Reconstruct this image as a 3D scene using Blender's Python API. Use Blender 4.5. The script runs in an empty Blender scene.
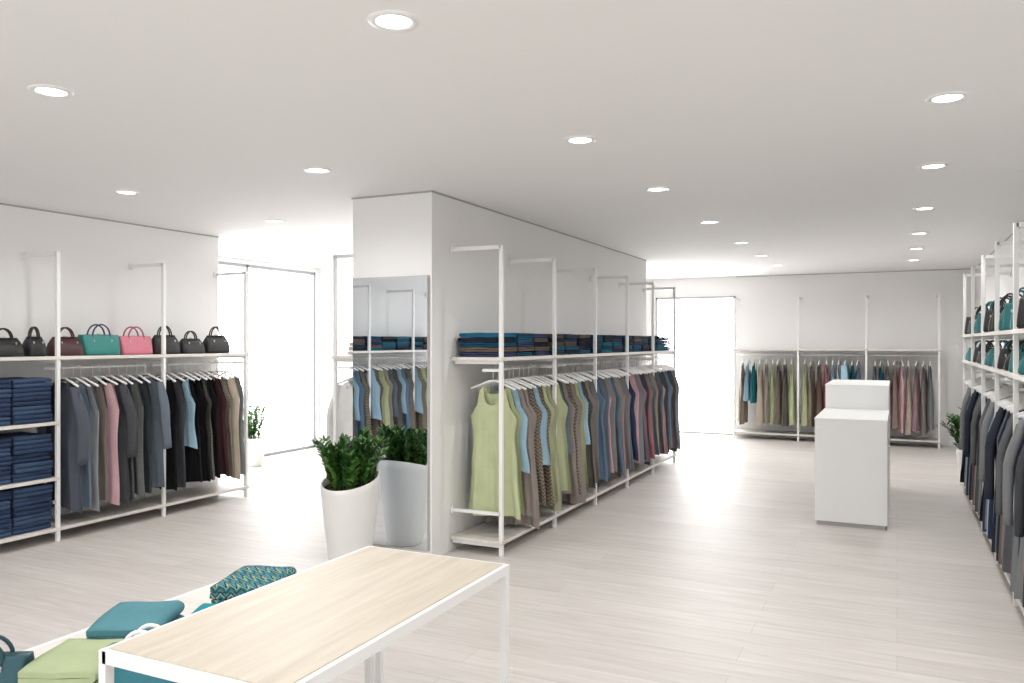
import bpy, bmesh, math, random
from mathutils import Vector, Matrix
random.seed(7)
scene=bpy.context.scene
try:
    scene.view_settings.view_transform='Standard'
    scene.view_settings.look='None'
except Exception: pass
scene.view_settings.exposure=0.42

# ------------------------------------------------------------------ materials
def srgb(r,g,b):
    def c(x):
        x/=255.0
        return x/12.92 if x<=0.04045 else ((x+0.055)/1.055)**2.4
    return (c(r),c(g),c(b),1)
def newmat(name):
    m=bpy.data.materials.new(name); m.use_nodes=True
    nt=m.node_tree; b=nt.nodes['Principled BSDF']
    return m,nt,b
def plain(name,col,rough=0.5,noise=0.03,scale=6,metal=0,bump=0.0,bscale=60):
    m,nt,b=newmat(name)
    b.inputs['Roughness'].default_value=rough; b.inputs['Metallic'].default_value=metal
    tc=nt.nodes.new('ShaderNodeTexCoord'); n=nt.nodes.new('ShaderNodeTexNoise')
    n.inputs['Scale'].default_value=scale; n.inputs['Detail'].default_value=4
    nt.links.new(tc.outputs['Object'],n.inputs['Vector'])
    mr=nt.nodes.new('ShaderNodeMapRange'); mr.inputs['To Min'].default_value=1-noise*2; mr.inputs['To Max'].default_value=1+noise
    nt.links.new(n.outputs['Fac'],mr.inputs['Value'])
    mx=nt.nodes.new('ShaderNodeVectorMath'); mx.operation='SCALE'
    mx.inputs[0].default_value=col[:3]; nt.links.new(mr.outputs['Result'],mx.inputs['Scale'])
    nt.links.new(mx.outputs['Vector'],b.inputs['Base Color'])
    if bump>0:
        n2=nt.nodes.new('ShaderNodeTexNoise'); n2.inputs['Scale'].default_value=bscale
        nt.links.new(tc.outputs['Object'],n2.inputs['Vector'])
        bp=nt.nodes.new('ShaderNodeBump'); bp.inputs['Strength'].default_value=bump; bp.inputs['Distance'].default_value=0.01
        nt.links.new(n2.outputs['Fac'],bp.inputs['Height']); nt.links.new(bp.outputs['Normal'],b.inputs['Normal'])
    return m
def emis(name,col,st):
    m,nt,b=newmat(name)
    b.inputs['Base Color'].default_value=(0.9,0.9,0.9,1)
    b.inputs['Emission Color'].default_value=col; b.inputs['Emission Strength'].default_value=st
    return m
_fab={}
def fabric(rgb,name='fabric'):
    k=rgb
    if k in _fab: return _fab[k]
    m=plain('%s_%d_%d_%d'%((name,)+tuple(rgb)),srgb(*rgb),0.9,0.10,7,bump=0.35,bscale=45)
    m.node_tree.nodes['Principled BSDF'].inputs['Specular IOR Level'].default_value=0.15
    _fab[k]=m; return m
def patterned(name,cols,scale=14):
    m,nt,b=newmat(name); b.inputs['Roughness'].default_value=0.9
    b.inputs['Specular IOR Level'].default_value=0.15
    tc=nt.nodes.new('ShaderNodeTexCoord'); sep=nt.nodes.new('ShaderNodeSeparateXYZ')
    nt.links.new(tc.outputs['Object'],sep.inputs[0])
    add0=nt.nodes.new('ShaderNodeMath'); add0.operation='ADD'
    nt.links.new(sep.outputs['X'],add0.inputs[0]); nt.links.new(sep.outputs['Y'],add0.inputs[1])
    pp=nt.nodes.new('ShaderNodeMath'); pp.operation='PINGPONG'; pp.inputs[1].default_value=0.022
    nt.links.new(add0.outputs[0],pp.inputs[0])
    add=nt.nodes.new('ShaderNodeMath'); add.operation='ADD'
    nt.links.new(sep.outputs['Z'],add.inputs[0]); nt.links.new(pp.outputs[0],add.inputs[1])
    add2=nt.nodes.new('ShaderNodeMath'); add2.operation='ADD'
    m5=nt.nodes.new('ShaderNodeMath'); m5.operation='MULTIPLY'; m5.inputs[1].default_value=0.35
    nt.links.new(sep.outputs['Y'],m5.inputs[0])
    nt.links.new(add.outputs[0],add2.inputs[0]); nt.links.new(m5.outputs[0],add2.inputs[1])
    mul=nt.nodes.new('ShaderNodeMath'); mul.operation='MULTIPLY'; mul.inputs[1].default_value=scale
    nt.links.new(add2.outputs[0],mul.inputs[0])
    ns=nt.nodes.new('ShaderNodeTexNoise'); ns.inputs['Scale'].default_value=25
    nt.links.new(tc.outputs['Object'],ns.inputs['Vector'])
    a3=nt.nodes.new('ShaderNodeMath'); a3.operation='MULTIPLY_ADD'; a3.inputs[1].default_value=0.5
    nt.links.new(ns.outputs['Fac'],a3.inputs[0]); nt.links.new(mul.outputs[0],a3.inputs[2])
    fr=nt.nodes.new('ShaderNodeMath'); fr.operation='FRACT'; nt.links.new(a3.outputs[0],fr.inputs[0])
    cr=nt.nodes.new('ShaderNodeValToRGB'); cr.color_ramp.interpolation='CONSTANT'
    el=cr.color_ramp.elements
    n=len(cols)
    el[0].position=0; el[0].color=srgb(*cols[0]); el[1].position=1.0/n; el[1].color=srgb(*cols[1])
    for i in range(2,n):
        e=el.new(i/n); e.color=srgb(*cols[i])
    nt.links.new(fr.outputs[0],cr.inputs['Fac']); nt.links.new(cr.outputs['Color'],b.inputs['Base Color'])
    return m
PAT=patterned('fabric_pattern_brown',[(70,62,56),(146,130,110),(108,98,88),(174,160,142),(84,88,84)],34)
PAT2=patterned('fabric_pattern_dark',[(52,52,56),(106,100,94),(68,70,74),(134,128,118)],36)
PAT3=patterned('fabric_pattern_teal',[(24,84,104),(40,130,142),(160,166,120),(20,62,90),(64,140,172),(100,118,74)],24)

M_wall=plain('wall_white_plaster',srgb(237,236,235),0.75,0.012,1.2,bump=0.05,bscale=90)
M_ceil=plain('ceiling_white_plaster',srgb(236,235,234),0.85,0.01,1.0)
M_trim_shadow=plain('trim_shadow_grey',srgb(176,175,173),0.6,0.02)  # painted shade for the ceiling gap lines; also real frames and plinth
M_white=plain('white_powdercoat',srgb(236,236,235),0.35,0.01)
def woodmat(name,c1,c2,planks=False,rough=0.45,axis='X'):
    m,nt,b=newmat(name); b.inputs['Roughness'].default_value=rough
    tc=nt.nodes.new('ShaderNodeTexCoord'); mp=nt.nodes.new('ShaderNodeMapping')
    nt.links.new(tc.outputs['Object'],mp.inputs['Vector'])
    mp.inputs['Scale'].default_value=(0.9,13,13) if axis=='X' else (13,0.9,13)
    n=nt.nodes.new('ShaderNodeTexNoise'); n.inputs['Scale'].default_value=2.2; n.inputs['Detail'].default_value=8; n.inputs['Roughness'].default_value=0.62; n.inputs['Distortion'].default_value=0.6
    nt.links.new(mp.outputs['Vector'],n.inputs['Vector'])
    cr=nt.nodes.new('ShaderNodeValToRGB'); cr.color_ramp.elements[0].position=0.3; cr.color_ramp.elements[1].position=0.7
    cr.color_ramp.elements[0].color=srgb(*c2); cr.color_ramp.elements[1].color=srgb(*c1)
    nt.links.new(n.outputs['Fac'],cr.inputs['Fac'])
    out=cr.outputs['Color']
    if planks:
        br=nt.nodes.new('ShaderNodeTexBrick')
        br.inputs['Scale'].default_value=1.0; br.inputs['Brick Width'].default_value=1.9; br.inputs['Row Height'].default_value=0.2
        br.inputs['Mortar Size'].default_value=0.002; br.inputs['Mortar Smooth'].default_value=0.2
        br.inputs['Color1'].default_value=(1,1,1,1); br.inputs['Color2'].default_value=(0.92,0.915,0.91,1); br.inputs['Mortar'].default_value=(0.78,0.77,0.76,1)
        br.offset=0.37
        mp2=nt.nodes.new('ShaderNodeMapping'); nt.links.new(tc.outputs['Object'],mp2.inputs['Vector'])
        if axis=='Y': mp2.inputs['Rotation'].default_value=(0,0,math.pi/2)
        nt.links.new(mp2.outputs['Vector'],br.inputs['Vector'])
        mx=nt.nodes.new('ShaderNodeMixRGB'); mx.blend_type='MULTIPLY'; mx.inputs['Fac'].default_value=1
        nt.links.new(out,mx.inputs['Color1']); nt.links.new(br.outputs['Color'],mx.inputs['Color2']); out=mx.outputs['Color']
    nt.links.new(out,b.inputs['Base Color'])
    return m
M_floor=woodmat('floor_whitewashed_planks',(212,207,203),(192,186,181),True,0.5,'X')
M_wood=woodmat('table_pale_wood',(208,199,184),(188,177,160),False,0.45,'Y')
M_shelfwood=woodmat('shelf_pale_wood',(226,222,216),(212,206,198),False,0.5,'X')
M_win=emis('window_daylight',(0.985,0.993,1,1),4.8)
M_win2=emis('window_daylight_back',(0.99,0.995,1,1),8.0)
M_lamp=emis('downlight_glow',(1,0.98,0.95,1),6.0)
try: M_lamp.cycles.emission_sampling='NONE'
except Exception: pass
M_frame=plain('window_frame_grey',srgb(140,141,143),0.4,0.01)
M_mirror,_nt,_b=newmat('mirror_silver'); _b.inputs['Metallic'].default_value=1; _b.inputs['Roughness'].default_value=0.015; _b.inputs['Base Color'].default_value=(0.84,0.88,0.92,1)
M_pot=plain('pot_white_ceramic',srgb(230,229,226),0.35,0.01)
M_soil=plain('soil',srgb(60,48,38),0.95,0.2,30)
M_leaf=plain('leaf_green',srgb(50,94,36),0.4,0.35,9)
M_leaf2=plain('leaf_green_light',srgb(86,132,56),0.45,0.3,9)
M_stem=plain('stem_green',srgb(60,90,40),0.6,0.1)
M_metal=plain('hanger_metal',srgb(200,200,200),0.3,0.02,metal=0.8)

# ------------------------------------------------------------------ mesh builder
class MB:
    def __init__(s): s.v=[];s.f=[];s.m=[];s.sm=[]
    def add(s,vs,fs,mat=0,smooth=False,M=None):
        o=len(s.v)
        s.v+= [tuple(M@Vector(p)) if M else tuple(p) for p in vs]
        for f in fs: s.f.append(tuple(i+o for i in f)); s.m.append(mat); s.sm.append(smooth)
    def box(s,x0,x1,y0,y1,z0,z1,mat=0,M=None):
        vs=[(x0,y0,z0),(x1,y0,z0),(x1,y1,z0),(x0,y1,z0),(x0,y0,z1),(x1,y0,z1),(x1,y1,z1),(x0,y1,z1)]
        fs=[(0,3,2,1),(4,5,6,7),(0,1,5,4),(1,2,6,5),(2,3,7,6),(3,0,4,7)]
        s.add(vs,fs,mat,False,M)
    def tube(s,pts,r,mat=0,n=8,M=None,flat=1.0):
        pts=[Vector(p) for p in pts]; rings=[]
        up=None
        for i,p in enumerate(pts):
            d=(pts[min(i+1,len(pts)-1)]-pts[max(i-1,0)]).normalized()
            if up is None:
                up=Vector((0,0,1)) if abs(d.z)<0.9 else Vector((1,0,0))
            a=d.cross(up).normalized(); b=a.cross(d).normalized(); up=b
            rr=r[i] if isinstance(r,(list,tuple)) else r
            rings.append([p+a*rr*math.cos(2*math.pi*k/n)+b*rr*flat*math.sin(2*math.pi*k/n) for k in range(n)])
        vs=[q for g in rings for q in g]; fs=[]
        for i in range(len(pts)-1):
            for k in range(n):
                k2=(k+1)%n; fs.append((i*n+k,i*n+k2,(i+1)*n+k2,(i+1)*n+k))
        fs.append(tuple(range(n))[::-1]); fs.append(tuple((len(pts)-1)*n+k for k in range(n)))
        s.add(vs,fs,mat,True,M)
    def lathe(s,prof,n=40,mat=0,slant=0,M=None):
        vs=[];fs=[]
        for (r,z,sl) in prof:
            for k in range(n):
                a=2*math.pi*k/n; y=r*math.sin(a)
                vs.append((r*math.cos(a),y,z+slant*y*sl))
        for i in range(len(prof)-1):
            for k in range(n):
                k2=(k+1)%n; fs.append((i*n+k,i*n+k2,(i+1)*n+k2,(i+1)*n+k))
        s.add(vs,fs,mat,True,M)
    def mesh(s,name,mats):
        me=bpy.data.meshes.new(name); me.from_pydata(s.v,[],s.f)
        for m in mats: me.materials.append(m)
        me.polygons.foreach_set('material_index',s.m); me.polygons.foreach_set('use_smooth',s.sm)
        bm=bmesh.new(); bm.from_mesh(me); bmesh.ops.recalc_face_normals(bm,faces=bm.faces); bm.to_mesh(me); bm.free()
        me.update(); return me
    def build(s,name,mats,parent=None,loc=(0,0,0),rot=0,bevel=0):
        ob=bpy.data.objects.new(name,s.mesh(name,mats)); scene.collection.objects.link(ob)
        ob.location=loc; ob.rotation_euler=(0,0,rot)
        if parent: ob.parent=parent
        if bevel>0:
            b=ob.modifiers.new('bevel','BEVEL'); b.width=bevel; b.segments=2; b.limit_method='ANGLE'
        return ob
def empty(name,loc=(0,0,0),rot=0):
    e=bpy.data.objects.new(name,None); scene.collection.objects.link(e); e.location=loc; e.rotation_euler=(0,0,rot); e.empty_display_size=0.1
    return e
def boxobj(name,x0,x1,y0,y1,z0,z1,mat,bevel=0,parent=None):
    b=MB(); b.box(x0,x1,y0,y1,z0,z1); return b.build(name,[mat],parent,bevel=bevel)

# ------------------------------------------------------------------ room
H=2.625
boxobj('floor',-8.0,1.3,-2.2,13.9,-0.1,0,M_floor)
boxobj('ceiling',-8.0,1.3,-2.2,13.9,H,H+0.1,M_ceil)
boxobj('wall_left',-6.5,-6.28,-2.0,6.15,0,H,M_wall)
boxobj('wall_recess_near',-7.9,-6.5,6.0,6.15,0,H,M_wall)
boxobj('wall_recess_far',-7.9,-4.5,9.5,9.65,0,H,M_wall)
boxobj('wall_right',1.04,1.25,-2.0,13.8,0,H,M_wall)
boxobj('wall_passage',-4.65,-4.5,9.65,13.6,0,H,M_wall)
b=MB(); b.box(-2.4,1.04,13.6,13.8,0,H); b.box(-4.65,-3.75,13.6,13.8,0,H); b.box(-3.75,-2.4,13.6,13.8,2.3,H)
b.build('wall_back',[M_wall])
boxobj('wall_island',-3.675,-2.987,4.924,10.35,0,H,M_wall)
b=MB(); b.box(-7.9,-7.7,6.15,9.5,2.56,H); b.box(-7.9,-7.7,9.38,9.5,0,2.56); b.build('wall_window_side',[M_wall])
b=MB(); b.box(-6.28,1.04,-2.2,-2.0,2.5,H); b.box(-6.5,-6.1,-2.2,-2.0,0,2.5); b.box(0.85,1.04,-2.2,-2.0,0,2.5); b.build('wall_front',[M_wall])
b=MB()
for y in (6.15,8.0,9.35): b.box(-7.76,-7.68,y,y+0.04,0.0,2.56,1)
b.box(-7.76,-7.68,6.15,9.38,0,0.04,1); b.box(-7.76,-7.68,6.15,9.38,2.52,2.56,1)
b.box(-7.80,-7.77,6.15,9.38,0.0,2.56,0)
b.build('window_1',[M_win,M_frame])
b=MB()
for x in (-3.75,-3.45,-2.44): b.box(x,x+0.03,13.58,13.66,0,2.3,1)
b.box(-3.75,-2.405,13.58,13.66,2.27,2.3,1); b.box(-3.75,-2.405,13.58,13.66,0,0.03,1)
b.box(-3.75,-2.4,13.68,13.7,0,2.3,0)
b.build('window_2',[M_win2,M_trim_shadow])
def shadow_gap_strip(n,x0,x1,y0,y1,z0=H-0.012,z1=H-0.001,m=None): boxobj('trim_%d'%n,x0,x1,y0,y1,z0,z1,m or M_trim_shadow)  # grey strips paint the dark line of a shadow gap under the ceiling
shadow_gap_strip(1,-2.989,-2.980,4.915,10.35); shadow_gap_strip(2,-3.684,-2.980,4.917,4.926)
shadow_gap_strip(3,-6.282,-6.273,-2,6.15); shadow_gap_strip(4,-2.4,1.03,13.592,13.602); shadow_gap_strip(5,1.032,1.042,-2,13.6)
boxobj('baseboard_back',-2.4,1.04,13.585,13.602,0,0.06,M_white)
boxobj('baseboard_right',1.027,1.042,-2,13.58,0,0.06,M_white)

b=MB(); b.box(-3.66,-3.005,4.90,4.923,0.06,2.02,1); b.box(-3.656,-3.009,4.896,4.901,0.064,2.016,0)
b.build('wall_mirror',[M_mirror,M_trim_shadow])

# ------------------------------------------------------------------ downlights
lb=MB()
lb.lathe([(0.058,-0.003,0),(0.066,-0.008,0),(0.084,-0.006,0),(0.087,0.0,0)],32,0)
vs=[(0.06*math.cos(2*math.pi*k/32),0.06*math.sin(2*math.pi*k/32),-0.004) for k in range(32)]
lb.add(vs,[tuple(range(32))],1)
lme=lb.mesh('recessed_downlight',[M_white,M_lamp])
sp=bpy.data.lights.new('downlight_spot','SPOT'); sp.energy=31; sp.spot_size=math.radians(165); sp.spot_blend=0.8; sp.shadow_soft_size=0.055; sp.color=(1,0.99,0.975)
for X in (-4.99,-3.27,-1.52,0.2):
    for Y in (0.6,2.26,4.02,5.55,7.28,8.95,10.4,11.85):
        if X==-3.27 and 4.8<Y<10.5: continue
        if X==-4.99 and Y>9.3: continue
        o=bpy.data.objects.new('recessed_downlight',lme); scene.collection.objects.link(o); o.location=(X,Y,H-0.001)
        s=bpy.data.objects.new('downlight_spot',sp); scene.collection.objects.link(s); s.parent=o; s.location=(0,0,-0.02)

# ------------------------------------------------------------------ garments
def lerp_pts(pts,d):
    if d<=pts[0][0]: return pts[0][1]
    for (a,va),(c,vc) in zip(pts,pts[1:]):
        if d<=c:
            t=(d-a)/(c-a); t=t*t*(3-2*t); return va+(vc-va)*t
    return pts[-1][1]
_g={}
def garment_mesh(style,variant=0):
    k=(style,variant)
    if k in _g: return _g[k]
    rnd=random.Random((len(style)*31+variant*7+ord(style[0])))
    L={'dress':1.0,'maxi':1.08,'top':0.62,'coat':0.98,'vest':1.0,'shirt':0.7}[style]
    L*=1+rnd.uniform(-0.03,0.03)
    W={'dress':[(0,.145),(.12,.15),(.23,.2),(.38,.178),(.6,.20),(L,.235)],
       'maxi':[(0,.145),(.12,.15),(.23,.195),(.4,.17),(L,.22)],
       'top':[(0,.15),(.12,.155),(.22,.2),(.4,.19),(L,.22)],
       'coat':[(0,.19),(.15,.215),(.45,.20),(L,.225)],
       'vest':[(0,.175),(.2,.205),(.45,.195),(L,.215)],
       'shirt':[(0,.19),(.15,.21),(.4,.205),(L,.215)]}[style]
    sleeveless=style in('dress','maxi','top','vest')
    def ztop(s,side):
        a=abs(s)
        if sleeveless:
            neck=0.15 if side>0 else 0.07
            if style=='vest': neck*=0.7
            if a<0.5: return -neck*math.sqrt(max(0,1-(a/0.5)**2))-0.012
            if a<0.80: return -0.012-0.06*(a-0.5)
            t=(a-0.80)/0.20
            return -0.03-0.20*(t**0.6)
        neck=0.10 if side>0 else 0.02
        if a<0.33: return -neck*(1-a/0.33)
        return -0.055*(a-0.33)/0.67
    mb=MB(); nc,nr=32,20
    p1,p2=rnd.uniform(0,6),rnd.uniform(0,6); kk=rnd.uniform(7,11)
    A={'dress':.02,'maxi':.022,'top':.014,'coat':.009,'vest':.009,'shirt':.01}[style]
    for side in(1,-1):
        vs=[];fs=[]
        for i in range(nc+1):
            s=-1+2*i/nc
            zt=ztop(s,side)
            for j in range(nr+1):
                t=j/nr
                zb=-L+0.012*math.sin(4*s+p1)
                z=zt*(1-t)+zb*t; d=-z
                w=lerp_pts(W,d)
                x=s*w
                th=(0.018+0.024*min(1,d*2))*(1-abs(s)**2.5)
                g=min(1,max(0,(d-0.15)/0.7))
                y=side*th+A*g*(math.sin(kk*s+p1)+0.5*math.sin(kk*1.7*s+p2+2*t)+0.3*math.sin(kk*3.1*s+p1*2))
                y+=0.004*math.sin(9*d+5*s+p2)
                vs.append((x,y,z-0.115-0.03*abs(s)))
        for i in range(nc):
            for j in range(nr):
                a=i*(nr+1)+j; fs.append((a,a+nr+1,a+nr+2,a+1))
        mb.add(vs,fs,0,True)
    if style in('coat','shirt'):
        for sg in(1,-1):
            SL=0.60
            pts=[(sg*(0.155+0.07*min(1,q*2.5)+0.015*q),0.012*math.sin(5*q+p1),-0.165-SL*q) for q in [i/9 for i in range(10)]]
            mb.tube(pts,[0.035+0.022*min(1,q*4)-0.012*q for q in [i/9 for i in range(10)]],0,10,flat=0.55)
        mb.tube([(-0.07,0.02,-0.19),(-0.065,0.0,-0.125),(-0.035,-0.03,-0.105),(0.035,-0.03,-0.105),(0.065,0.0,-0.125),(0.07,0.02,-0.19)],0.012,0,6)
    hook=[(0,0,-0.095),(0,0,-0.035)]+[(0.016-0.016*math.cos(a)-0.0,0,-0.012+0.022*math.sin(a)) for a in [0.2,0.9,1.6,2.3,3.0]]
    mb.tube(hook,0.0028,1,5)
    bar=[(-0.185,0,-0.158),(-0.10,0,-0.125),(-0.03,0,-0.098),(0.03,0,-0.098),(0.10,0,-0.125),(0.185,0,-0.158)]
    mb.tube(bar,0.009,1,6)
    me=mb.mesh('garment_'+style,[M_white,M_white])
    bm=bmesh.new(); bm.from_mesh(me); bmesh.ops.remove_doubles(bm,verts=bm.verts,dist=0.0006); bm.to_mesh(me); bm.free()
    _g[k]=me; return me
rg=random.Random(11)
def hang_row(name,origin,rot,x0,x1,ry,rz,items,wsc=1.0):
    e=empty(name,origin,rot)
    n=len(items)
    fp=0.88 if rot<0 else 0.2
    for i,(st,col) in enumerate(items):
        x=x0+(x1-x0)*(i+0.5)/n+rg.uniform(-0.012,0.012)
        o=bpy.data.objects.new('garment_%s'%st,garment_mesh(st,rg.randint(0,3)))
        scene.collection.objects.link(o); o.parent=e
        o.location=(x,ry,rz+0.014)
        o.rotation_euler=(0,0,math.pi/2+rg.uniform(-0.14,0.14)+(math.pi if rg.random()<fp else 0))
        o.material_slots[0].link='OBJECT'
        o.material_slots[0].material= col if not isinstance(col,tuple) else fabric(col)
        sc=rg.uniform(0.96,1.03); o.scale=(sc*wsc,1,sc)
    return e

# ------------------------------------------------------------------ racks
def rack(name,origin,rot,bays,bl,shelves=(1.435,),rail=1.34,depth=0.41,rail_y=None,skip_rail=(),extra=None):
    e=empty(name,origin,rot); L=bays*bl; ry=rail_y or depth-0.14
    b=MB(); r=0.014
    for i in range(bays+1):
        x=i*bl
        b.box(x-r,x+r,depth-r,depth+r,0,2.247)
        b.box(x-r,x+r,0.006,depth,2.219,2.247)
        b.box(x-r,x+r,0.006,depth,0.29,0.312)
        b.box(x-0.012,x+0.012,0.01,depth,0.06,0.085)
        for z in(2.233,0.30):
            M=Matrix.Translation((x,0.003,z))@Matrix.Rotation(-math.pi/2,4,'X')
            b.lathe([(0.0001,0.012,0),(0.03,0.012,0),(0.032,0.004,0),(0.032,0,0)],16,0,M=M)
    b.build('frame',[M_white],e,bevel=0.002)
    b=MB()
    for z in shelves:
        b.box(-0.03,L+0.03,0.01,depth+0.02,z-0.026,z,0)
    b.box(-0.03,L+0.03,0.01,depth+0.02,0.085,0.11,0)
    for i in range(bays+1):
        for z in shelves: b.box(i*bl-0.008,i*bl+0.008,0.03,depth,z-0.05,z-0.026,1)
    b.build('shelf_boards',[M_shelfwood,M_white],e,bevel=0.002)
    b=MB()
    for i in range(bays):
        if i in skip_rail: continue
        b.tube([(i*bl,ry,rail),(i*bl+bl,ry,rail)],0.011,0,10)
    for i in range(bays+1):
        b.box(i*bl-0.008,i*bl+0.008,ry-0.01,depth,rail-0.01,rail+0.008,0)
    b.build('hanging_rails',[M_white],e)
    if extra: extra(e)
    return e

# ------------------------------------------------------------------ folded cloth
_fc={}
def folded_mesh(w,d,h,layers,seed):
    k=(w,d,h,layers,seed)
    if k in _fc: return _fc[k]
    rnd=random.Random(seed)
    R=h/(2*layers)
    t=R*0.86
    cl=[]
    for i in range(layers):
        z=R+2*R*i; sg=1 if i%2==0 else -1
        ex=d/2-R*1.2
        for q in [k_/6 for k_ in range(7)]:
            x=sg*(-ex+2*ex*q)
            cl.append((x,z+0.0018*math.sin(9*x/d+i+seed),sg))
        if i<layers-1:
            for a in (-60,-30,0,30,60):
                aa=math.radians(a)
                cl.append((sg*(ex+R*1.15*math.cos(aa)),z+R+R*math.sin(aa),sg))
    up=[];dn=[]
    for i,(x,z,sg) in enumerate(cl):
        a=cl[max(0,i-1)];c=cl[min(len(cl)-1,i+1)]
        dx,dz=c[0]-a[0],c[1]-a[1]; l=math.hypot(dx,dz) or 1
        nx,nz=-dz/l,dx/l
        up.append((x+nx*t,z+nz*t)); dn.append((x-nx*t,z-nz*t))
    out=up+dn[::-1]; N=len(out); M_=13
    vs=[];fs=[]
    ph=[rnd.uniform(0,6) for _ in range(4)]
    for j in range(M_):
        q=j/(M_-1)
        yy=math.sin((q-0.5)*math.pi)*0.5*0.35+(q-0.5)*0.65
        e=1-abs(2*q-1)**10*0.2
        for (x,z) in out:
            vs.append((x*(1-0.01*abs(2*q-1)**6)+0.004*math.sin(7*q+ph[0])+ (0.003*math.sin(30*z+ph[1])), w*yy*(1-0.012*math.sin(60*z+ph[2])), (z-h/2)*(0.6+0.4*e)+h/2*(0.9+0.1*e)+0.0015*math.sin(5*q+ph[3])*(z/h)))
    for j in range(M_-1):
        for k_ in range(N):
            k2=(k_+1)%N; fs.append((j*N+k_,j*N+k2,(j+1)*N+k2,(j+1)*N+k_))
    mb=MB(); mb.add(vs,fs,0,True)
    for j in(0,M_-1):
        n=len(cl)
        for i in range(n-1):
            mb.f.append((j*N+i,j*N+i+1,j*N+N-2-i,j*N+N-1-i)); mb.m.append(0); mb.sm.append(False)
    me=mb.mesh('folded_cloth',[M_white]); _fc[k]=me; return me
def place_folded(parent,x,y,z,w,d,h,col,rot=0,layers=2,name='folded_garment'):
    o=bpy.data.objects.new(name,folded_mesh(w,d,h,layers,rg.randint(0,4))); scene.collection.objects.link(o)
    if parent: o.parent=parent
    o.location=(x,y,z); o.rotation_euler=(0,0,rot)
    o.material_slots[0].link='OBJECT'; o.material_slots[0].material=col if not isinstance(col,tuple) else fabric(col)
    return o
def stack(parent,x,y,z,w,d,h,cols,layers=2):
    for i,c in enumerate(cols):
        place_folded(parent,x+rg.uniform(-.006,.006),y+rg.uniform(-.008,.008),z+i*h,w,d,h,c,rot=-math.pi/2+rg.uniform(-.03,.03),layers=layers)

# ------------------------------------------------------------------ handbags
_lm={}
def leather(c,rough,pre):
    k=(c,pre)
    if k not in _lm: _lm[k]=plain('%s_%d_%d_%d'%((pre,)+c),srgb(*c),rough,0.06,12,bump=0.15,bscale=120)
    return _lm[k]
def handbag(origin,rot,lx,ly,z,w,d,h,col,style='tote',handle=None,name='handbag'):
    c_,s_=math.cos(rot),math.sin(rot)
    e=empty(name,(origin[0]+lx*c_-ly*s_,origin[1]+lx*s_+ly*c_,origin[2]+z),rot)
    mat=leather(col,0.5,'leather')
    hm=mat if handle is None else leather(handle,0.45,'leather_handle')
    mb=MB(); n=32; rows=12; vs=[];fs=[]
    for j in range(rows+1):
        t=j/rows
        if style=='tote': ww=w/2*(0.95+0.05*t); dd=d/2*(1-0.55*t**1.5); ex=0.22
        else: ww=w/2*(1.0-0.22*t**2.6); dd=d/2*(1-0.85*t**2.8); ex=0.5
        if j==0: ww*=0.93; dd*=0.9
        zz=h*t
        for k in range(n):
            a=2*math.pi*k/n; c,s=math.cos(a),math.sin(a)
            vs.append((ww*math.copysign(abs(c)**ex,c),dd*math.copysign(abs(s)**ex,s)*(1+0.07*math.sin(8*a)*t*(style!='tote')),zz-(0.01*math.sin(math.pi*(k/n*2%1))*t if style!='tote' else 0)))
    for j in range(rows):
        for k in range(n):
            k2=(k+1)%n; fs.append((j*n+k,j*n+k2,(j+1)*n+k2,(j+1)*n+k))
    fs.append(tuple(range(n))[::-1]); fs.append(tuple(rows*n+k for k in range(n)))
    mb.add(vs,fs,0,True)
    top=h
    for sg in(1,-1):
        yy=sg*d*0.22 if style=='tote' else sg*d*0.08
        hw=w*0.24; hh=h*0.58
        pts=[(-hw,yy*1.3,top*0.72)]+[(-hw*math.cos(a),yy,top*0.92+hh*math.sin(a)) for a in [math.pi*i/12 for i in range(13)]]+[(hw,yy*1.3,top*0.72)]
        mb.tube(pts,0.0065,1,8)
        for q in(-hw,hw):
            M=Matrix.Translation((q,sg*d*0.36,top*0.7)); mb.lathe([(0.0001,-0.01,0),(0.005,-0.008,0),(0.005,0.008,0),(0.0001,0.01,0)],10,2,M=M)
    mb.box(-w*0.35,w*0.35,-d*0.09,d*0.09,h*0.97,h*1.015,1)
    mb.tube([(-0.014,0,h*1.02),(0.014,0,h*1.02)],0.008,2,8)
    mb.build('bag_body',[mat,hm,M_metal],e,(0,0,0),0)
    return e

NAVY=(56,66,92);CHAR=(70,72,76);GREY=(128,130,132);TAUPE=(150,141,134);GREEN=(190,197,158);LBLUE=(160,190,208);DBLUE=(104,126,148);PINK=(208,170,176);BLACK=(26,26,28);BROWN=(120,102,94);TEAL=(40,112,120);BEIGE=(198,186,170);MAUVE=(158,132,142);SLATE=(104,114,124);RED=(170,108,110);DTEAL=(24,72,92)
R90=math.pi/2
IO=(-2.987,10.21,0)
rack('clothing_rack',IO,-R90,5,1.0)
ry=0.29
D,T,X_,C,V,S='dress','top','maxi','coat','vest','shirt'
b1=[(D,GREEN),(D,GREEN),(T,LBLUE),(D,TAUPE),(X_,TAUPE),(D,PAT),(T,LBLUE),(D,PAT),(D,GREEN),(X_,(165,165,140))]
b2=[(D,GREEN),(T,SLATE),(D,TAUPE),(D,PAT),(X_,TAUPE),(D,GREEN),(T,LBLUE),(D,PAT2),(D,TAUPE),(V,GREY)]
b3=[(D,DBLUE),(V,SLATE),(D,PINK),(V,GREY),(D,PAT2),(D,DBLUE),(V,TAUPE),(D,MAUVE),(V,GREY),(D,SLATE)]
b4=[(D,NAVY),(V,PINK),(V,GREY),(D,DBLUE),(D,MAUVE),(V,CHAR),(D,RED),(V,GREY),(D,SLATE),(V,TAUPE)]
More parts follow.
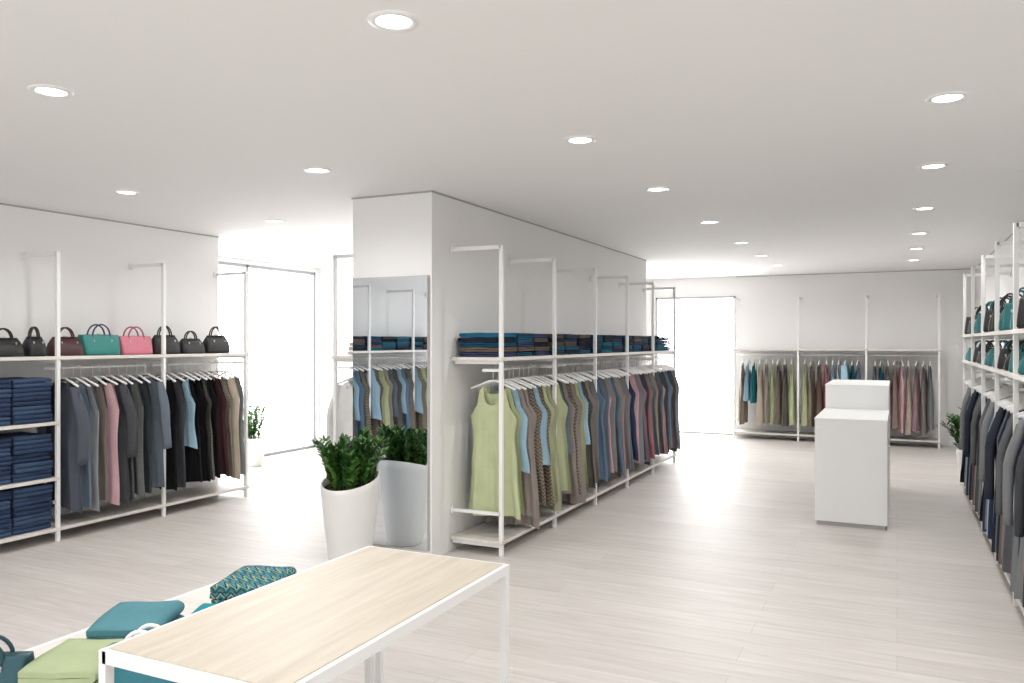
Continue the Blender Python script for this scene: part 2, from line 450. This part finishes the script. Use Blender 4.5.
b5=[(D,PAT2),(V,SLATE),(D,PINK),(V,CHAR),(D,GREY),(V,DBLUE),(D,MAUVE),(V,CHAR),(D,GREY),(V,GREY)]
for i,bb in enumerate([b1,b2,b3,b4,b5]):
    x1=5-i-0.05; x0=5-i-0.97
    hang_row('hanging_clothes',IO,-R90,x0,x1,ry,1.34,bb[::-1])
cs=[DTEAL,NAVY,(92,82,78),(38,46,60),(46,84,110),(36,100,112),(62,62,70),(34,38,48),(58,70,90),DTEAL]
for i in range(5):
    e=empty('folded_sweaters',IO,-R90)
    for j in range(3):
        x=5-i-0.18-0.325*j
        cc=[rg.choice(cs) for _ in range(5)]
        if i==0: cc=[[NAVY,(104,90,82),DTEAL,(34,42,58),(40,100,130)],[DTEAL,(100,88,82),NAVY,(40,90,120),DTEAL],[NAVY,(104,90,82),(34,42,58),(84,76,74),NAVY]][j]
        stack(e,x,0.21,1.436,0.29,0.34,0.036,cc)

IL=(-3.675,5.24,0)
rack('clothing_rack',IL,R90,4,1.0)
for i in range(4):
    bb=[(S,(225,225,222)),(V,BEIGE),(D,LBLUE),(S,(220,220,215)),(V,GREY),(D,PINK),(V,BEIGE),(S,(210,205,200))]
    hang_row('hanging_clothes',IL,R90,i+0.05,i+0.95,ry,1.34,bb)
e=empty('folded_sweaters',IL,R90)
for i in range(4):
    for j in range(2): stack(e,i+0.27+0.45*j,0.21,1.436,0.3,0.34,0.036,[(210,205,200),(180,170,160),BEIGE])

LO=(-6.28,6.11,0)
def lextra(e):
    b=MB()
    for z in(0.93,0.50): b.box(2.0,3.0,0.01,0.43,z-0.024,z,0)
    b.build('jeans_shelves',[M_shelfwood],e,bevel=0.002)
rack('clothing_rack',LO,-R90,3,1.0,skip_rail=(2,),extra=lextra)
L1=[(C,(84,88,98)),(V,(112,126,142)),(V,(146,148,150)),(V,(124,116,110)),(V,PINK),(C,CHAR),(V,(92,96,98)),(V,(110,112,110)),(V,(60,66,70)),(C,SLATE)]
L2=[(V,BLACK),(V,CHAR),(T,LBLUE),(D,BLACK),(D,BLACK),(D,PAT2),(D,BLACK),(D,(70,44,48)),(D,PAT),(V,BEIGE),(V,GREY)]
hang_row('hanging_clothes',LO,-R90,1.06,1.92,ry,1.34,L1[::-1])
hang_row('hanging_clothes',LO,-R90,0.06,0.95,ry,1.34,L2[::-1])
JE=[(54,70,98),(64,82,110),(48,62,88)]
for z,n in((0.931,5),(0.501,5),(0.111,5)):
    e=empty('folded_jeans',LO,-R90)
    for j in range(3):
        stack(e,2.18+0.32*j,0.22,z,0.3,0.38,0.068,[JE[(i+j)%3] for i in range(n)],2)
def lb_(Y,w,h,col,style,handle=None): handbag(LO,-R90,6.11-Y,0.26,1.436,w,0.15,h,col,style,handle)
lb_(3.42,.30,.17,(28,27,28),'doctor'); lb_(3.78,.28,.14,(35,33,34),'doctor')
lb_(4.02,.15,.15,(30,28,30),'doctor')
lb_(4.28,.28,.15,(70,35,38),'doctor'); lb_(4.58,.34,.17,(38,128,122),'tote',(28,44,80)); lb_(4.92,.32,.16,(206,120,138),'tote',(160,70,85))
lb_(5.25,.29,.17,(28,27,28),'doctor'); lb_(5.55,.27,.14,(36,34,36),'doctor'); lb_(5.86,.29,.17,(26,25,26),'doctor')

LO2=(-6.28,2.6,0)
rack('clothing_rack',LO2,-R90,3,1.0)
for i in range(3):
    hang_row('hanging_clothes',LO2,-R90,i+0.05,i+0.95,ry,1.34,[(T,LBLUE),(D,PAT),(D,GREEN),(D,TAUPE),(T,SLATE),(D,PAT2),(T,LBLUE),(D,DBLUE),(D,PAT)])
    e=empty('folded_sweaters',LO2,-R90)
    for j in range(3): stack(e,i+0.18+0.325*j,0.21,1.436,0.29,0.34,0.036,[rg.choice(cs) for _ in range(5)])

BO=(0.55,13.585,0)
rack('clothing_rack',BO,math.pi,3,0.967)
c1=[(D,PAT),(T,LBLUE),(T,TEAL),(D,BEIGE),(D,TAUPE),(D,GREEN),(D,PAT),(D,PAT2),(D,GREEN)]
c2=[(D,GREEN),(D,PAT),(D,BROWN),(V,RED),(T,LBLUE),(V,(215,215,212)),(S,LBLUE),(T,TEAL),(D,DBLUE)]
c3=[(V,SLATE),(T,TEAL),(D,TAUPE),(D,(150,132,124)),(V,PINK),(D,BEIGE),(D,MAUVE),(V,TAUPE),(V,GREY)]
for i,bb in enumerate([c1,c2,c3]):
    hang_row('hanging_clothes',BO,math.pi,(2-i)*0.967+0.06,(3-i)*0.967-0.06,ry,1.34,bb[::-1])

RO=(1.04,4.55,0)
rack('clothing_rack',RO,R90,5,0.99,shelves=(1.62,1.36),rail=1.27,rail_y=0.25)
r1=[(V,BEIGE),(V,GREY),(C,CHAR),(V,TAUPE),(D,GREY),(V,NAVY),(C,GREY),(V,SLATE)]
r2=[(C,(96,98,100)),(V,CHAR),(V,GREY),(V,TAUPE),(V,BROWN),(V,(44,50,66)),(V,SLATE),(C,(50,54,64)),(V,CHAR),(V,TAUPE)]
r3=[(V,(50,58,78)),(V,LBLUE),(C,GREY),(V,CHAR),(V,NAVY),(D,BLACK),(V,BEIGE),(V,SLATE),(V,GREY)]
for i,bb in enumerate([r1,r2,r3,r2,r3]):
    hang_row('hanging_clothes',RO,R90,i*0.99+0.05,(i+1)*0.99-0.05,0.25,1.27,bb,0.95)
bc=[(28,27,28),(110,44,44),(40,36,40),(34,104,106),(84,54,46),(30,30,34)]
k=0
for z in(1.621,1.361):
    for i in range(5):
        for j in range(3):
            hh=.13 if z<1.5 else .18
            col=(40,110,112) if (i==1 and j==0) else bc[(k*5+j)%6]
            hb=handbag(RO,R90,i*.99+.2+.31*j,0.29,z,.27,.15,hh,col,'doctor' if k%2 else 'tote'); hb.rotation_euler[2]+=0.75; k+=1

e=empty('cash_desk',(-0.35,7.27,0))
b=MB()
b.box(-0.28,0.28,0,1.13,0.035,0.90); b.box(-0.28,0.28,1.13,2.23,0.035,1.13)
b.build('counter_body',[M_white],e,bevel=0.003)
b=MB(); b.box(-0.265,0.265,0.02,2.21,0.0,0.036); b.build('plinth',[M_trim_shadow],e)
b=MB(); b.box(-0.283,0.283,-0.003,1.128,0.885,0.903); b.box(-0.283,0.283,1.128,2.233,1.115,1.133); b.build('worktop',[M_white],e,bevel=0.002)

e=empty('display_table',(-1.56,2.01,0))
hx,hy,h=0.293,0.578,0.75
b=MB(); b.box(-hx+.004,hx-.004,-hy+.004,hy-.004,h-.020,h+.004); b.build('wood_top',[M_wood],e,bevel=0.001)
b=MB(); t=.026
for sx in(-1,1):
    b.box(sx*hx-t/2,sx*hx+t/2,-hy-t/2,hy+t/2,h-.032,h+.001)
    for sy in(-1,1): b.box(sx*hx-t/2,sx*hx+t/2,sy*hy-t/2,sy*hy+t/2,0,h-.032)
for sy in(-1,1): b.box(-hx,hx,sy*hy-t/2,sy*hy+t/2,h-.032,h+.0005)
b.build('steel_frame',[M_white],e)
e=empty('low_display_table',(-2.34,2.03,0))
hx,hy,h=0.40,0.75,0.47
b=MB(); b.box(-hx+.012,hx-.012,-hy+.012,hy-.012,h-.028,h); b.build('wood_top',[M_shelfwood],e)
b=MB()
for sx in(-1,1):
    b.box(sx*hx-t/2,sx*hx+t/2,-hy-t/2,hy+t/2,h-.032,h+.001)
    for sy in(-1,1): b.box(sx*hx-t/2,sx*hx+t/2,sy*hy-t/2,sy*hy+t/2,0,h-.032)
for sy in(-1,1): b.box(-hx,hx,sy*hy-t/2,sy*hy+t/2,h-.032,h+.0005)
b.build('steel_frame',[M_white],e)
zt=0.472
def fstack(name,x,y,rot,items,w,d,h,layers=2):
    e=empty(name,(x,y,zt),rot)
    for i,c in enumerate(items): place_folded(e,rg.uniform(-.005,.005),0,i*h,w,d,h,c,rg.uniform(-.04,.04),layers)
fstack('folded_sweaters',-2.47,2.02,0.5,[(78,124,134),(88,138,148)],0.30,0.24,0.05,2)
fstack('folded_sweaters',-2.42,2.56,0.35,[PAT3,PAT3],0.32,0.24,0.052,2)
fstack('folded_sweaters',-2.36,1.72,0.45,[(160,172,134),(172,184,146)],0.28,0.24,0.04,2)
fstack('folded_sweaters',-2.19,2.14,0.4,[(30,130,140),(36,140,148)],0.28,0.24,0.05,2)
handbag((-2.56,1.56,0),0.5,0,0,zt,.26,.12,.10,(24,74,84),'tote',(18,60,70))
handbag((-2.12,1.78,0),0.3,0,0,zt,.26,.13,.12,(24,110,124),'tote',(235,235,235))

def leaf(mb,p,d,up,l,w,mat):
    d=d.normalized(); s=d.cross(up).normalized(); u=s.cross(d).normalized()
    pts=[(0,0,0),(0.3,1,.06),(0.65,.85,.08),(1,0,0.0),(0.65,-.85,.08),(0.3,-1,.06),(0.35,0,-.05),(0.7,0,-.03)]
    vs=[p+d*l*a+s*w*b_*0.5+u*l*c for a,b_,c in pts]
    mb.add([tuple(v) for v in vs],[(0,1,6),(0,6,5),(1,2,7,6),(6,7,4,5),(2,3,7),(7,3,4)],mat,True)
def bush(name,loc,pot_h,r_top,r_bot,slant,stems,slen,seed,lw=(0.06,0.032),spread=0.45):
    e=empty(name,loc); rnd=random.Random(seed)
    b=MB()
    prof=[(0.0001,0.0,0),(r_bot*0.95,0.0,0),(r_bot,0.012,0)]
    for i in range(1,13):
        t=i/12; r=r_bot+(r_top-r_bot)*(t**0.75)
        prof.append((r,0.012+(pot_h-0.012)*t,t**3))
    prof+= [(r_top-0.006,pot_h+0.004,1),(r_top-0.018,pot_h-0.002,1),(r_top-0.022,pot_h-0.06,1)]
    b.lathe(prof,48,0,slant)
    b.build('pot',[M_pot],e)
    b=MB(); b.lathe([(r_top-0.021,pot_h-0.05,1),(0.0001,pot_h-0.045,1)],32,0,slant); b.build('soil',[M_soil],e)
    b=MB()
    for i in range(stems):
        a=rnd.uniform(0,6.283); rr=r_top*0.72*math.sqrt(rnd.random())
        base=Vector((rr*math.cos(a),rr*math.sin(a),pot_h-0.05+slant*rr*math.sin(a)))
        out=Vector((math.cos(a),math.sin(a),0)); L=slen*rnd.uniform(0.65,1.05); tilt=spread*(rr/r_top)*rnd.uniform(.6,1.2)
        pts=[];N=7
        for j in range(N+1):
            q=j/N; pts.append(base+Vector((0,0,1))*L*q*(1-0.12*q)+out*L*tilt*q*q*0.9+out*L*tilt*0.25*q)
        b.tube(pts,[0.0045*(1-0.6*j/N) for j in range(N+1)],2,5)
        m=rnd.choice((0,0,1))
        nl=11
        for j in range(nl):
            q=0.18+0.82*j/(nl-1); f=q*N; i0=min(N-1,int(f)); p=pts[i0].lerp(pts[i0+1],f-i0)
            dirv=(pts[i0+1]-pts[i0]).normalized(); az=rnd.uniform(0,6.28) if j%2==0 else az+math.pi
            side=Vector((math.cos(az),math.sin(az),0.1))
            for sgn in(1,-1):
                dd=(side*sgn+dirv*0.9)
                leaf(b,p,dd,Vector((0,0,1)) if abs(dd.normalized().z)<.9 else out,lw[0]*rnd.uniform(.8,1.15),lw[1],m if rnd.random()<.8 else 1-m)
        leaf(b,pts[-1],dirv,out,lw[0],lw[1],m)
    b.build('foliage',[M_leaf,M_leaf2,M_stem],e)
    return e
bush('potted_zz_plant',(-3.42,4.55,0),0.60,0.205,0.135,0.28,62,0.34,3)
bush('potted_plant',(-7.25,7.65,0),0.35,0.17,0.12,0,20,0.45,5)
bush('potted_plant',(0.70,9.98,0),0.38,0.12,0.09,0,20,0.52,9,(0.09,0.035),0.4)

w=bpy.data.worlds.new('World'); scene.world=w; w.use_nodes=True
w.node_tree.nodes['Background'].inputs[0].default_value=(1,0.998,0.992,1); w.node_tree.nodes['Background'].inputs[1].default_value=1.65
cd=bpy.data.cameras.new('camera'); cam=bpy.data.objects.new('camera',cd); scene.collection.objects.link(cam)
cam.location=(0,0,1.55); cam.rotation_euler=(math.radians(90),0,math.radians(25.56))
cd.sensor_width=36; cd.sensor_fit='HORIZONTAL'; cd.lens=805*36/1024; cd.clip_start=0.02
scene.camera=cam
